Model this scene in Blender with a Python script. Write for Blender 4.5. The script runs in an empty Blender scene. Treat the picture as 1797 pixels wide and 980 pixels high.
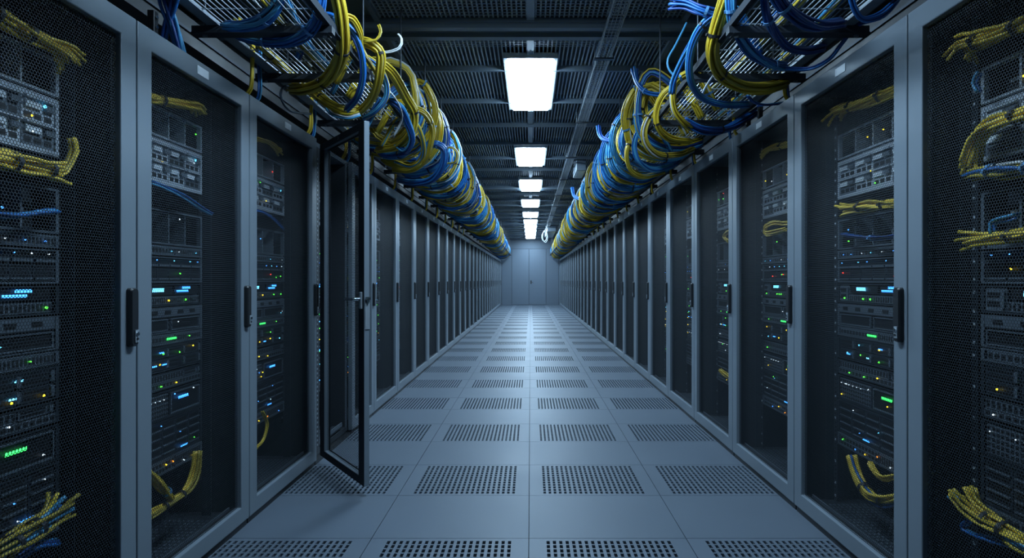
import bpy, math, random
import numpy as np
from mathutils import Vector, Matrix
PI = math.pi
scene = bpy.context.scene
COL = scene.collection
F = 1000.0; VX, VY = 931.0, 491.3; CAMH = 1.235
WL, HL = 1.42, 2.177          # aisle half width / rack height, one row
WR, HR = 1.41, 2.233          # the other row
ROOM_Y0, ROOM_Y1 = -1.6, 28.0
CEIL = 3.27

# ------------------------------------------------------------------ materials
MATS = {}
def nodes_of(name):
    m = bpy.data.materials.new(name); m.use_nodes = True
    nt = m.node_tree; b = nt.nodes['Principled BSDF']
    MATS[name] = m
    return m, nt, b
def mat(name, col, rough=0.5, metal=0.0, var=0.12, scale=14.0, bump=0.0, spec=0.5):
    """painted / moulded surface: base colour with slight procedural variation"""
    m, nt, b = nodes_of(name)
    tc = nt.nodes.new('ShaderNodeTexCoord'); nz = nt.nodes.new('ShaderNodeTexNoise')
    nz.inputs['Scale'].default_value = scale; nz.inputs['Detail'].default_value = 4
    nt.links.new(tc.outputs['Object'], nz.inputs['Vector'])
    mx = nt.nodes.new('ShaderNodeMix'); mx.data_type = 'RGBA'
    mx.inputs[6].default_value = (*[c*(1-var) for c in col], 1)
    mx.inputs[7].default_value = (*[min(1, c*(1+var)) for c in col], 1)
    nt.links.new(nz.outputs['Fac'], mx.inputs[0]); nt.links.new(mx.outputs[2], b.inputs['Base Color'])
    mr = nt.nodes.new('ShaderNodeMapRange')
    mr.inputs[3].default_value = max(0.02, rough-0.06); mr.inputs[4].default_value = min(1, rough+0.06)
    nt.links.new(nz.outputs['Fac'], mr.inputs[0]); nt.links.new(mr.outputs[0], b.inputs['Roughness'])
    b.inputs['Metallic'].default_value = metal
    b.inputs['Specular IOR Level'].default_value = spec
    if bump:
        bp = nt.nodes.new('ShaderNodeBump'); bp.inputs['Strength'].default_value = bump; bp.inputs['Distance'].default_value = 0.002
        nt.links.new(nz.outputs['Fac'], bp.inputs['Height']); nt.links.new(bp.outputs[0], b.inputs['Normal'])
    return m
def glow(name, col, strength, sample=False):
    m, nt, b = nodes_of(name)
    b.inputs['Base Color'].default_value = (*col, 1)
    b.inputs['Emission Color'].default_value = (*col, 1)
    b.inputs['Emission Strength'].default_value = strength
    m.cycles.emission_sampling = 'FRONT' if sample else 'NONE'
    return m
def perforated(name, col, pitch, hole, rough=0.45, metal=0.6):
    """sheet steel punched with staggered round holes (object Y/Z plane)"""
    m, nt, b = nodes_of(name)
    N, L = nt.nodes, nt.links
    tc = N.new('ShaderNodeTexCoord'); sp = N.new('ShaderNodeSeparateXYZ'); L.new(tc.outputs['Object'], sp.inputs[0])
    def mth(op, a, bb=None, c=None):
        n = N.new('ShaderNodeMath'); n.operation = op
        for i, v in enumerate((a, bb, c)):
            if v is None: continue
            if isinstance(v, (int, float)): n.inputs[i].default_value = v
            else: L.new(v, n.inputs[i])
        return n.outputs[0]
    py, pz = pitch, pitch*1.7320508
    u = mth('DIVIDE', sp.outputs['Y'], py); v = mth('DIVIDE', sp.outputs['Z'], pz)
    def lat(du, dv):
        a = mth('MULTIPLY', mth('SUBTRACT', mth('FRACT', mth('ADD', u, 100+du)), 0.5), py)
        c = mth('MULTIPLY', mth('SUBTRACT', mth('FRACT', mth('ADD', v, 100+dv)), 0.5), pz)
        return mth('ADD', mth('MULTIPLY', a, a), mth('MULTIPLY', c, c))
    d = mth('MINIMUM', lat(0, 0), lat(.5, .5))
    solid = mth('GREATER_THAN', d, (hole/2)**2)
    b.inputs['Base Color'].default_value = (*col, 1); b.inputs['Roughness'].default_value = rough; b.inputs['Metallic'].default_value = metal; b.inputs['Specular IOR Level'].default_value = .2
    L.new(solid, b.inputs['Alpha'])
    return m

RACK = mat('rack_paint', (.150, .182, .215), .36, .0, .05, 5)
RACKD = mat('rack_inner_paint', (.035, .042, .05), .55, .0, .1, 9)
BLACK = mat('black_plastic', (.012, .014, .017), .4, 0, .1, 20)
CHROME = mat('chrome_metal', (.62, .66, .70), .18, 1.0, .05, 20)
PLATE = mat('white_plate', (.72, .76, .80), .45, 0, .03, 30)
PERF = perforated('perforated_steel', (.022, .029, .036), .0105, .0094, .6, 0)
STEEL = mat('galvanised_steel', (.30, .34, .38), .42, .35, .15, 25)
MATTE = mat('matte_rail_paint', (.03, .036, .045), .8, 0, .1, 10, 0, .15)
DOORF = mat('shaded_door_face', (.020, .028, .037), .6, 0, .06, 6, 0, .25)  # open door's face turned from the lamps: its shade is put into the colour
STEELD = mat('dark_strut_steel', (.05, .06, .075), .45, .5, .15, 25)
SRVL = mat('server_lit_steel', (.52, .58, .66), .38, .3, .12, 22)  # steel of the upper units, made paler to paint in the light reaching them
SRVG = mat('server_grey_bezel', (.13, .16, .195), .42, .2, .12, 22)
SRVD = mat('server_dark_steel', (.036, .046, .058), .42, .3, .15, 22)
SLOT = mat('socket_black', (.006, .007, .009), .5, 0, .1, 30)
LABELW = mat('pale_label_tag', (.60, .66, .72), .5, 0, .05, 40)
YEL = mat('yellow_cable_jacket', (.60, .43, .028), .42, 0, .18, 18)
YELD = mat('ochre_cable_jacket', (.44, .33, .035), .45, 0, .18, 18)
YELB = mat('bright_yellow_cable_jacket', (.90, .62, .06), .42, 0, .15, 18)
BLU = mat('blue_cable_jacket', (.016, .13, .42), .42, 0, .18, 18)
BLUD = mat('navy_cable_jacket', (.008, .05, .23), .42, 0, .18, 18)
BLUL = mat('light_blue_cable_jacket', (.07, .32, .58), .42, 0, .15, 18)
WHT = mat('white_cable_jacket', (.55, .58, .60), .45, 0, .1, 18)
GRYC = mat('grey_cable_jacket', (.10, .13, .17), .45, 0, .1, 18)
TIE = mat('black_cable_tie', (.012, .013, .016), .5, 0, .1, 30)
TIEB = mat('blue_cable_tie', (.10, .28, .55), .5, 0, .1, 30)
WALL = mat('wall_paint', (.085, .11, .142), .6, 0, .04, 1.5)
WALLD = mat('dark_side_wall', (.03, .034, .04), .7, 0, .1, 1.5)
CEILM = mat('ceiling_deck', (.085, .11, .13), .6, .1, .15, 3)
CEILP = mat('ceiling_side_panel', (.13, .155, .14), .6, .1, .1, 3)
GRID = mat('ceiling_grid_steel', (.30, .36, .42), .45, .2, .12, 8)
BEAM = mat('ceiling_beam_paint', (.17, .215, .26), .45, .2, .12, 4)
DOORM = mat('far_door_paint', (.092, .12, .155), .5, 0, .04, 2)
PLEN = mat('underfloor_concrete', (.01, .012, .015), .9, 0, .1, 2)
LAMP = glow('lamp_diffuser', (.54, .78, 1.0), 56.0, True)
LAMPF = mat('lamp_frame', (.62, .68, .74), .4, .1, .03, 10)
LG = glow('led_green', (.10, 1.0, .06), 3.2)
LY = glow('led_yellow', (1.0, .72, .03), 3.0)
LR = glow('led_red', (1.0, .05, .03), 2.6)
LO = glow('led_orange', (1.0, .30, .02), 3.2)
LB = glow('led_blue', (.06, .30, 1.0), 3.4)
LC = glow('led_cyan', (.12, .62, 1.0), 3.2)
LW = glow('led_white', (.75, .9, 1.0), 1.6)
LBD = glow('display_blue', (.05, .32, 1.0), 3.6)
LCD = glow('display_cyan', (.15, .62, 1.0), 3.0)
LGD = glow('display_green', (.05, .9, .15), 2.6)

def floor_material():
    m, nt, b = nodes_of('raised_floor_laminate'); N, L = nt.nodes, nt.links
    tc = N.new('ShaderNodeTexCoord')
    n1 = N.new('ShaderNodeTexNoise'); n1.inputs['Scale'].default_value = 2.2; n1.inputs['Detail'].default_value = 7; n1.inputs['Roughness'].default_value = .65
    n2 = N.new('ShaderNodeTexNoise'); n2.inputs['Scale'].default_value = 60; n2.inputs['Detail'].default_value = 3
    L.new(tc.outputs['Object'], n1.inputs['Vector']); L.new(tc.outputs['Object'], n2.inputs['Vector'])
    mx = N.new('ShaderNodeMix'); mx.data_type = 'RGBA'
    mx.inputs[6].default_value = (.074, .093, .118, 1); mx.inputs[7].default_value = (.096, .118, .148, 1)
    L.new(n1.outputs['Fac'], mx.inputs[0]); L.new(mx.outputs[2], b.inputs['Base Color'])
    mr = N.new('ShaderNodeMapRange'); mr.inputs[3].default_value = .42; mr.inputs[4].default_value = .58
    L.new(n1.outputs['Fac'], mr.inputs[0]); L.new(mr.outputs[0], b.inputs['Roughness'])
    bp = N.new('ShaderNodeBump'); bp.inputs['Strength'].default_value = .05; bp.inputs['Distance'].default_value = .001
    L.new(n2.outputs['Fac'], bp.inputs['Height']); L.new(bp.outputs[0], b.inputs['Normal'])
    b.inputs['Specular IOR Level'].default_value = .22
    return m
FLOOR = floor_material()

# ------------------------------------------------------------------ mesh helpers
class MB:
    def __init__(self): self.v = []; self.f = []; self.m = []; self.mats = []
    def mi(self, mt):
        if mt not in self.mats: self.mats.append(mt)
        return self.mats.index(mt)
    def add(self, verts, faces, mt):
        b = len(self.v); self.v += [tuple(p) for p in verts]; k = self.mi(mt)
        for f in faces: self.f.append(tuple(b+i for i in f)); self.m.append(k)
    def box(self, x0, x1, y0, y1, z0, z1, mt):
        v = [(x, y, z) for x in (x0, x1) for y in (y0, y1) for z in (z0, z1)]
        self.add(v, [(0,1,3,2), (4,6,7,5), (0,4,5,1), (2,3,7,6), (0,2,6,4), (1,5,7,3)], mt)
    def ring_x(self, x0, x1, y0, y1, z0, z1, a, b, c, d, mt):
        """rectangular frame in the YZ plane: stiles a (low y) and b (high y), rails c (low z) and d (high z)"""
        o = [(y0, z0), (y1, z0), (y1, z1), (y0, z1)]; i = [(y0+a, z0+c), (y1-b, z0+c), (y1-b, z1-d), (y0+a, z1-d)]
        v = [(x, *p) for x in (x0, x1) for p in o+i]
        f = []
        for k in range(4):
            n = (k+1) % 4
            f += [(8+k, 8+n, 12+n, 12+k), (k, 4+k, 4+n, n), (k, n, 8+n, 8+k), (4+k, 12+k, 12+n, 4+n)]
        self.add(v, f, mt)
    def cyl(self, c, axis, r, h, mt, n=12, r2=None):
        r2 = r if r2 is None else r2
        a = Vector(axis).normalized(); t = a.orthogonal().normalized(); b = a.cross(t); c = Vector(c)
        v = [c + (t*math.cos(2*PI*i/n) + b*math.sin(2*PI*i/n))*r for i in range(n)] + [c + a*h + (t*math.cos(2*PI*i/n) + b*math.sin(2*PI*i/n))*r2 for i in range(n)]
        f = [(i, (i+1) % n, n+(i+1) % n, n+i) for i in range(n)] + [tuple(range(n-1, -1, -1)), tuple(range(n, 2*n))]
        self.add(v, f, mt)
    def mesh(self, name, smooth=False):
        me = bpy.data.meshes.new(name); me.from_pydata(self.v, [], self.f)
        for mt in self.mats: me.materials.append(mt)
        me.polygons.foreach_set('material_index', self.m)
        if smooth: me.polygons.foreach_set('use_smooth', [True]*len(me.polygons))
        me.update(); return me
def link(name, me, parent=None, loc=(0, 0, 0), rz=0):
    o = bpy.data.objects.new(name, me); COL.objects.link(o)
    if parent: o.parent = parent
    o.location = loc; o.rotation_euler = (0, 0, rz)
    return o
def tag(o, label, cat, group=None):
    o['label'] = label; o['category'] = cat
    if group: o['group'] = group
    return o
def thing(name, label, cat, loc=(0, 0, 0), rz=0, group=None):
    return tag(link(name, None, None, loc, rz), label, cat, group)
def struct(name, me, parent=None, loc=(0, 0, 0)):
    o = link(name, me, parent, loc)
    o['kind'] = 'structure'
    return o
CACHE = {}
def cached(key, fn):
    if key not in CACHE: CACHE[key] = fn()
    return CACHE[key]
def bevel(o, w=.003, seg=2):
    m = o.modifiers.new('edge', 'BEVEL'); m.width = w; m.segments = seg; m.limit_method = 'ANGLE'; m.angle_limit = math.radians(50)
ONES = ['', 'first', 'second', 'third', 'fourth', 'fifth', 'sixth', 'seventh', 'eighth', 'ninth', 'tenth', 'eleventh', 'twelfth', 'thirteenth', 'fourteenth', 'fifteenth', 'sixteenth', 'seventeenth', 'eighteenth', 'nineteenth', 'twentieth']
def ordn(n):
    if n <= 20: return ONES[n]
    return 'thirtieth' if n == 30 else ('twenty-' if n < 30 else 'thirty-') + ONES[n % 10]
def P(px, py, d):           # a point seen at a pixel of the photograph, at a given depth
    return Vector(((px-VX)*d/F, d, CAMH-(py-VY)*d/F))

# ------------------------------------------------------------------ room
def build_room():
    # raised floor: tiles with real gaps and punched vents
    mb = MB(); TW, TD, g = .75, .54, .0016; x_off = -.008; y_off = 2.72; T = .03
    nx0, nx1 = -4, 4
    ky0 = math.floor((ROOM_Y0-y_off)/TD); ky1 = math.ceil((ROOM_Y1-y_off)/TD)
    for k in range(ky0, ky1):
        for i in range(nx0, nx1):
            x0, x1 = x_off+i*TW+g, x_off+(i+1)*TW-g
            y0, y1 = y_off+k*TD+g, y_off+(k+1)*TD-g
            if y1 > ROOM_Y1: y1 = ROOM_Y1
            if y1 <= y0: continue
            vent = (k % 2 == 1) and -2 <= i <= 1 and y0 > .5
            if not vent:
                mb.box(x0, x1, y0, y1, -T, 0, FLOOR); continue
            nc, nr = 20, 12
            mx, my = .074, .022
            cx = (x1-x0-2*mx)/nc; cy = (y1-y0-2*my)/nr; hx, hy = .0150, .0315
            xs = [x0]; ys = [y0]
            for c in range(nc): m = x0+mx+(c+.5)*cx; xs += [m-hx/2, m+hx/2]
            for r in range(nr): m = y0+my+(r+.5)*cy; ys += [m-hy/2, m+hy/2]
            xs.append(x1); ys.append(y1)
            b = len(mb.v); nxv, nyv = len(xs), len(ys); q = mb.mi(FLOOR)
            mb.v += [(x, y, 0) for y in ys for x in xs]
            deep = y0 < 9
            if deep: mb.v += [(x, y, -.012) for y in ys for x in xs]
            o2 = nxv*nyv
            for r in range(nyv-1):
                for c in range(nxv-1):
                    a = b+r*nxv+c; e = (a, a+1, a+nxv+1, a+nxv)
                    if r % 2 == 1 and c % 2 == 1:
                        if deep:
                            for s, t in ((0, 1), (1, 2), (2, 3), (3, 0)):
                                mb.f.append((e[s], e[s]+o2, e[t]+o2, e[t])); mb.m.append(q)
                        continue
                    mb.f.append(e); mb.m.append(q)
            z = -T
            mb.add([(x0,y0,0),(x1,y0,0),(x1,y1,0),(x0,y1,0),(x0,y0,z),(x1,y0,z),(x1,y1,z),(x0,y1,z)], [(0,4,5,1),(1,5,6,2),(2,6,7,3),(3,7,4,0)], FLOOR)
    struct('floor', mb.mesh('floor'))
    b = MB(); b.box(-3.1, 3.1, ROOM_Y0-.1, ROOM_Y1+.1, -.5, -.4, PLEN); struct('subfloor', b.mesh('subfloor'))
    b = MB(); b.box(-2.75, -2.6, ROOM_Y0, ROOM_Y1, -.4, CEIL, WALLD); struct('wall_left', b.mesh('wall_left'))
    b = MB(); b.box(2.6, 2.75, ROOM_Y0, ROOM_Y1, -.4, CEIL, WALLD); struct('wall_right', b.mesh('wall_right'))
    b = MB(); b.box(-2.75, 2.75, ROOM_Y0-.15, ROOM_Y0, -.4, CEIL, WALLD); struct('wall_front', b.mesh('wall_front'))
    # far wall with panel seams
    b = MB()
    edges = [-2.75, -1.42, -.925, .765, 1.38, 2.75]
    for i in range(5):
        if i == 2: b.box(edges[2], edges[3], ROOM_Y1, ROOM_Y1+.15, 2.76, CEIL, WALL)
        else:
            g0 = .008
            b.box(edges[i]+g0, edges[i+1]-g0, ROOM_Y1, ROOM_Y1+.15, -.4, 2.752, WALL)
            b.box(edges[i], edges[i+1], ROOM_Y1, ROOM_Y1+.15, 2.764, CEIL, WALL)
    b.box(-2.75, 2.75, ROOM_Y1+.02, ROOM_Y1+.16, -.4, CEIL, WALLD)
    struct('wall_back', b.mesh('wall_back'))
    d = struct('door_1', None, None, (-.08, ROOM_Y1, 0))
    for s, (a, c) in enumerate(((-.837, -.008), (.008, .837))):
        lb = MB(); lb.box(a, c, -.004, .05, .012, 2.745, DOORM)
        o = link('door_leaf', lb.mesh('door_leaf'), d); bevel(o, .006)
    hb = MB(); hb.box(.075, .135, -.03, -.004, 1.03, 1.20, BLACK); hb.box(.09, .12, -.075, -.03, 1.09, 1.115, BLACK)
    hb.box(.09, .20, -.085, -.07, 1.09, 1.115, BLACK)
    link('door_handle', hb.mesh('door_handle'), d)
    # ceiling deck, grid, beams
    b = MB(); b.box(-2.75, 2.75, ROOM_Y0-.15, ROOM_Y1+.15, CEIL+.10, CEIL+.25, CEILM)
    ce = struct('ceiling', b.mesh('ceiling'))
    b = MB()
    x = -1.17
    while x < 1.18:
        b.box(x, x+.012, ROOM_Y0, ROOM_Y1, CEIL+.0, CEIL+.022, GRID); x += .0365
    y = 1.0
    while y < 5.0:
        b.box(-1.17, 1.17, y, y+.007, CEIL-.002, CEIL+.006, GRID); y += .045
    b.box(-.03, .03, ROOM_Y0, ROOM_Y1, CEIL-.02, CEIL, GRID)
    struct('ceiling_grid', b.mesh('ceiling_grid'))
    b = MB(); 
    for s in (-1, 1):
        b.box(min(s*1.17, s*2.6), max(s*1.17, s*2.6), ROOM_Y0, ROOM_Y1, CEIL+.02, CEIL+.06, CEILP)
    struct('ceiling_panel', b.mesh('ceiling_panel'))
    for s, nm in ((-1, 'trim_1'), (1, 'trim_2')):
        b = MB(); b.box(s*1.19-.02, s*1.19+.02, ROOM_Y0, ROOM_Y1, CEIL-.03, CEIL+.03, BEAM); struct(nm, b.mesh(nm))
    n = 3; yb = 4.42
    bw = MB(); bw.box(-2.6, 2.6, 0, .26, CEIL-.035, CEIL+.05, BEAM); bw.box(-2.6, 2.6, .02, .08, CEIL-.07, CEIL-.035, BEAM); bw.box(-2.6, 2.6, .19, .26, CEIL-.07, CEIL-.035, BEAM)
    wide = bw.mesh('beam')
    bn = MB(); bn.box(-2.6, 2.6, 0, .10, CEIL-.025, CEIL+.05, BEAM); bn.box(-2.6, 2.6, .0, .018, CEIL-.05, CEIL-.025, BEAM)
    nar = bn.mesh('beam')
    k = -5
    while yb+k < ROOM_Y1-.3:
        struct('trim_%d' % n, wide if k % 8 == 0 else nar, None, (0, yb+k*.99, 0)); n += 1; k += 1
    # baseboard on the far wall
    b = MB(); b.box(-1.38, -.93, ROOM_Y1-.012, ROOM_Y1, 0, .08, WALL); b.box(.77, 1.36, ROOM_Y1-.012, ROOM_Y1, 0, .08, WALL)
    struct('baseboard_back', b.mesh('baseboard_back'))
build_room()

# ------------------------------------------------------------------ ceiling lights
LIGHTS = [(1.65, 3.08), (5.10, 6.66), (8.55, 9.92), (11.3, 12.7), (14.1, 15.5), (16.7, 18.1), (18.85, 20.2), (20.65, 22.0), (22.5, 23.95), (24.4, 25.7), (26.1, 27.4)]
LZ = CEIL-.05
for i, (a, c) in enumerate(LIGHTS):
    L = c-a; w = .245
    lab = 'bright white light panel on the ceiling grid, ' + (ordn(i)+' visible panel going away from the camera' if i else 'directly overhead before the wide beam')
    t = thing('ceiling_light', lab, 'ceiling light', (0, (a+c)/2, LZ), 0, 'ceiling lights along the aisle')
    def fr():
        b = MB(); h = L/2; v = MB()
        o = [(-w, -h), (w, -h), (w, h), (-w, h)]; q = [(-w+.03, -h+.03), (w-.03, -h+.03), (w-.03, h-.03), (-w+.03, h-.03)]
        vs = [(*p, z) for z in (0, .07) for p in o+q]; f = []
        for k in range(4):
            m = (k+1) % 4
            f += [(k, m, 4+m, 4+k), (8+k, 12+k, 12+m, 8+m), (k, 8+k, 8+m, m), (4+k, 4+m, 12+m, 12+k)]
        b.add(vs, f, LAMPF); b.box(-w, w, -h, h, .05, .07, LAMPF)
        return b.mesh('lamp_frame')
    link('lamp_frame', fr(), t)
    d = MB(); h = L/2
    vs = [(-w+.03, -h+.03, .02), (w-.03, -h+.03, .02), (w-.03, h-.03, .02), (-w+.03, h-.03, .02), (-w+.045, -h+.05, -.018), (w-.045, -h+.05, -.018), (w-.045, h-.05, -.018), (-w+.045, h-.05, -.018)]
    d.add(vs, [(4, 7, 6, 5), (0, 4, 5, 1), (1, 5, 6, 2), (2, 6, 7, 3), (3, 7, 4, 0)], LAMP)
    link('diffuser', d.mesh('diffuser'), t)
    if i < 6:
        c2 = MB(); c2.box(-.03, .03, L/2-.045, L/2-.02, -.024, .0, LAMPF)
        link('latch', c2.mesh('latch'), t)

# ------------------------------------------------------------------ racks
def rack_meshes(W, H, leaf_top, leaf_bot):
    key = ('rack', round(W, 3), H, leaf_top)
    def make():
        r = {}
        b = MB(); y0, y1 = -W/2+.002, W/2-.002; D = -1.02
        b.box(D, -.045, y0, y0+.02, .03, H, RACK); b.box(D, -.045, y1-.02, y1, .03, H, RACK)
        b.box(D, -.045, y0+.02, y1-.02, H-.03, H, RACK); b.box(D, -.045, y0+.02, y1-.02, .03, .07, RACKD)
        b.box(D, D+.02, y0+.02, y1-.02, .07, H-.03, RACKD)
        b.box(D+.02, -.05, y0+.02, y0+.024, .07, H-.03, RACKD); b.box(D+.02, -.05, y1-.024, y1-.02, .07, H-.03, RACKD)
        r['body'] = b.mesh('body')
        b = MB(); b.box(D+.05, -.06, y0+.02, y1-.02, 0, .03, BLACK); b.box(-.05, -.012, y0+.004, y1-.004, .0, .026, BLACK); r['plinth'] = b.mesh('plinth')
        # mounting rail with square holes
        b = MB(); b.box(-.165, -.16, 0, .034, .09, H-.06, SRVD); b.box(-.165, -.12, 0, .003, .09, H-.06, SRVD)
        z = .12
        while z < H-.1:
            b.box(-.1605, -.1585, .012, .022, z, z+.010, LABELW if int(z*1000) % 3 == 0 else SLOT); z += .0222
        r['rail'] = b.mesh('mounting_rail')
        b = MB(); b.box(-.24, -.20, -.022, .022, .25, H-.25, SRVD)
        z = .3
        while z < H-.32:
            b.box(-.2005, -.198, -.014, .014, z, z+.026, SLOT); b.box(-.1985, -.197, -.003, .003, z+.031, z+.036, LABELW); z += .048
        r['strip'] = b.mesh('power_strip')
        # door leaf: origin on the hinge line (low y), leaf runs +y
        b = MB(); lw = W-.006; a = .078
        b.ring_x(-.030 if leaf_bot > .05 else -.034, 0, 0, lw, leaf_bot, leaf_top, a, a, .113-leaf_bot, leaf_top-(H-.087), RACK)
        if leaf_bot > .05: b.ring_x(0, .003, 0, lw, leaf_bot, leaf_top, a, a, .113-leaf_bot, leaf_top-(H-.087), DOORF)  # thin front skin in a darker colour, painted shade on the open leaf
        b.ring_x(-.038, -.030, a-.006, lw-a+.006, .107, H-.081, .012, .012, .012, .012, BLACK)
        r['door'] = b.mesh('door')
        b = MB(); b.box(-.0200, -.0190, a-.003, lw-a+.003, .11, H-.084, PERF); r['mesh'] = b.mesh('mesh_panel')
        return r
    return cached(key, make)
def handle_mesh():
    def make():
        b = MB()
        n = 20; w, h, r = .019, .104, .012
        prof = []
        for k, (cy, cz, a0) in enumerate(((w-r, h-r, 0), (-w+r, h-r, 90), (-w+r, -h+r, 180), (w-r, -h+r, 270))):
            for j in range(5):
                a = math.radians(a0+j*22.5); prof.append((cy+r*math.cos(a), cz+r*math.sin(a)))
        m = len(prof)
        v = [(0, *p) for p in prof]+[(.014, *p) for p in prof]+[(.020, p[0]*.8, p[1]*.96) for p in prof]
        f = [(i, (i+1) % m, m+(i+1) % m, m+i) for i in range(m)]+[(m+i, m+(i+1) % m, 2*m+(i+1) % m, 2*m+i) for i in range(m)]+[tuple(range(2*m, 3*m))]
        b.add(v, f, BLACK)
        return b.mesh('handle')
    return cached('handle', make)
def lock_mesh():
    def make():
        b = MB(); b.box(0, .006, -.009, .009, -.022, .022, STEEL); b.cyl((.006, 0, .008), (1, 0, 0), .007, .004, CHROME); b.cyl((.006, 0, -.010), (1, 0, 0), .0045, .003, BLACK)
        return b.mesh('lock')
    return cached('lock', make)
def plate_mesh():
    def make():
        b = MB(); b.box(0, .0025, -.042, .042, -.018, .018, PLATE); b.box(.0025, .003, -.036, -.030, -.008, .010, LABELW)
        return b.mesh('name_plate')
    return cached('plate', make)

RACKS = {'L': [], 'R': []}
def build_rack(side, yc, W, idx, open_door=False, detail=True, interior=True):
    H = HL if side == 'L' else HR
    leaf_top = H-.045 if open_door else H-.003
    leaf_bot = .068 if open_door else .034
    r = rack_meshes(W, H, leaf_top, leaf_bot)
    x = -WL if side == 'L' else WR; rz = 0 if side == 'L' else PI
    row = 'left' if side == 'L' else 'right'
    if open_door: lab = 'grey server rack in the left row with its mesh door swung open'
    elif side == 'L' and idx == 4: lab = 'narrow grey server rack just beyond the swung-open door'
    elif idx == 0: lab = f'grey server rack with mesh door, first and nearest in the {row} row'
    else: lab = f'grey server rack with closed mesh door, {ordn(idx+1)} of the {row} row from camera'
    t = thing('server_rack', lab, 'server rack', (x, yc, 0), rz, f'server racks of the {row} row')
    o = link('body', r['body'], t)
    link('plinth', r['plinth'], t)
    if interior:
        link('mounting_rail', r['rail'], t, (0, -W/2+.10, 0)); link('mounting_rail', r['rail'], t, (0, W/2-.134, 0))
        link('power_strip', r['strip'], t, (0, W/2-.075, 0))
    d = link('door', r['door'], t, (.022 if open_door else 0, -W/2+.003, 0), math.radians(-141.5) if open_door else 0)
    bevel(d, .004 if idx < 8 else .003, 2 if idx < 8 else 1)
    link('mesh_panel', r['mesh'], d)
    if not open_door:
        link('handle', handle_mesh(), d, (0, W-.006-.034, 1.102))
        link('lock', lock_mesh(), d, (.018, W-.006-.030, 1.035))
    if idx < 14: link('name_plate', plate_mesh(), d, (0, (W-.006)/2, H-.044 if not open_door else H-.066))
    if open_door:
        b = MB(); y = W-.040
        b.box(0, .014, y-.015, y+.015, 1.07, 1.165, STEEL); b.cyl((.012, y, 1.125), (1, 0, 0), .011, .04, CHROME)
        b.box(.046, .060, y-.125, y+.010, 1.117, 1.133, CHROME)
        lv = link('lever_handle', b.mesh('lever_handle'), d); bevel(lv, .003)
        b = MB(); b.box(-.029, -.006, W-.006, W-.003, .965, 1.10, BLACK); b.ring_x(-.031, -.004, W-.0065, W-.002, .955, 1.11, .001, .001, .006, .006, STEEL); link('edge_pull', b.mesh('edge_pull'), d)
        b = MB(); b.box(-.030, -.004, W-.006, W+.012, 1.122, 1.138, CHROME); b.box(-.020, -.012, W+.0, W+.006, 1.10, 1.122, CHROME); link('latch', b.mesh('latch'), d)
        b = MB(); b.box(-.04, -.012, -W/2+.006, -W/2+.075, .09, H-.05, RACKD)
        z = .12
        while z < H-.12: b.box(-.0125, -.0095, -W/2+.030, -W/2+.046, z, z+.012, STEEL); z += .030
        link('hinge_rail', b.mesh('hinge_rail'), t)
    RACKS[side].append((t, yc, W, H))
    return t
left_j = [1.20, 2.057, 2.880, 3.787, 4.535, 5.177]
while left_j[-1]+.912 < ROOM_Y1-.1: left_j.append(left_j[-1]+.912)
right_j = [1.203, 2.133, 3.05]
while right_j[-1]+.931 < ROOM_Y1-.1: right_j.append(right_j[-1]+.931)
for side, js in (('L', left_j), ('R', right_j)):
    for i in range(len(js)-1):
        build_rack(side, (js[i]+js[i+1])/2, js[i+1]-js[i], i, side == 'L' and i == 3, True, i < 9)
    # filler panel between last rack and far wall
    b = MB(); y = js[-1]; H = HL if side == 'L' else HR
    if side == 'L': b.box(-WL-1.0, -WL-.01, y, ROOM_Y1, 0, H, RACK)
    else: b.box(WR+.01, WR+1.0, y, ROOM_Y1, 0, H, RACK)
    struct('trim_%d' % (90 if side == 'L' else 91), b.mesh('filler'))

# ------------------------------------------------------------------ rack contents
LED = {'g': LG, 'y': LY, 'r': LR, 'o': LO, 'b': LB, 'c': LC, 'w': LW}
LEDWORD = {'g': 'green', 'y': 'yellow', 'r': 'red', 'o': 'orange', 'b': 'blue', 'c': 'cyan', 'w': 'white'}
def led_mesh(c, s=.008):
    s = round(s*.82, 4)
    def make():
        b = MB(); b.cyl((0, 0, 0), (1, 0, 0), s/2, .004, LED[c], 10, s/2*.7); return b.mesh('indicator_light')
    return cached(('led', c, s), make)
def bar_mesh(mt, w, h, n):
    def make():
        b = MB(); p = w/n
        for i in range(n): b.box(0, .002, -w/2+i*p+.1*p, -w/2+(i+1)*p-.1*p, -h/2, h/2, mt)
        return b.mesh('display')
    return cached(('bar', mt.name, w, h, n), make)
def face_frame(w, h, mt, t=.006, depth=.018):
    def make():
        b = MB(); b.ring_x(-depth, 0, -w/2, w/2, .001, h-.001, .014, .014, t, t, mt); return b.mesh('bezel')
    return cached(('ff', round(w, 3), round(h, 3), mt.name, t), make)
def chassis(w, h, mt=None, x1=-.018, D=.58):
    mt = mt or SRVD
    def make():
        b = MB(); b.box(-D, x1, -w/2+.006, w/2-.006, .002, h-.002, mt); return b.mesh('chassis')
    return cached(('ch', round(w, 3), round(h, 3), mt.name, x1), make)
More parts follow.
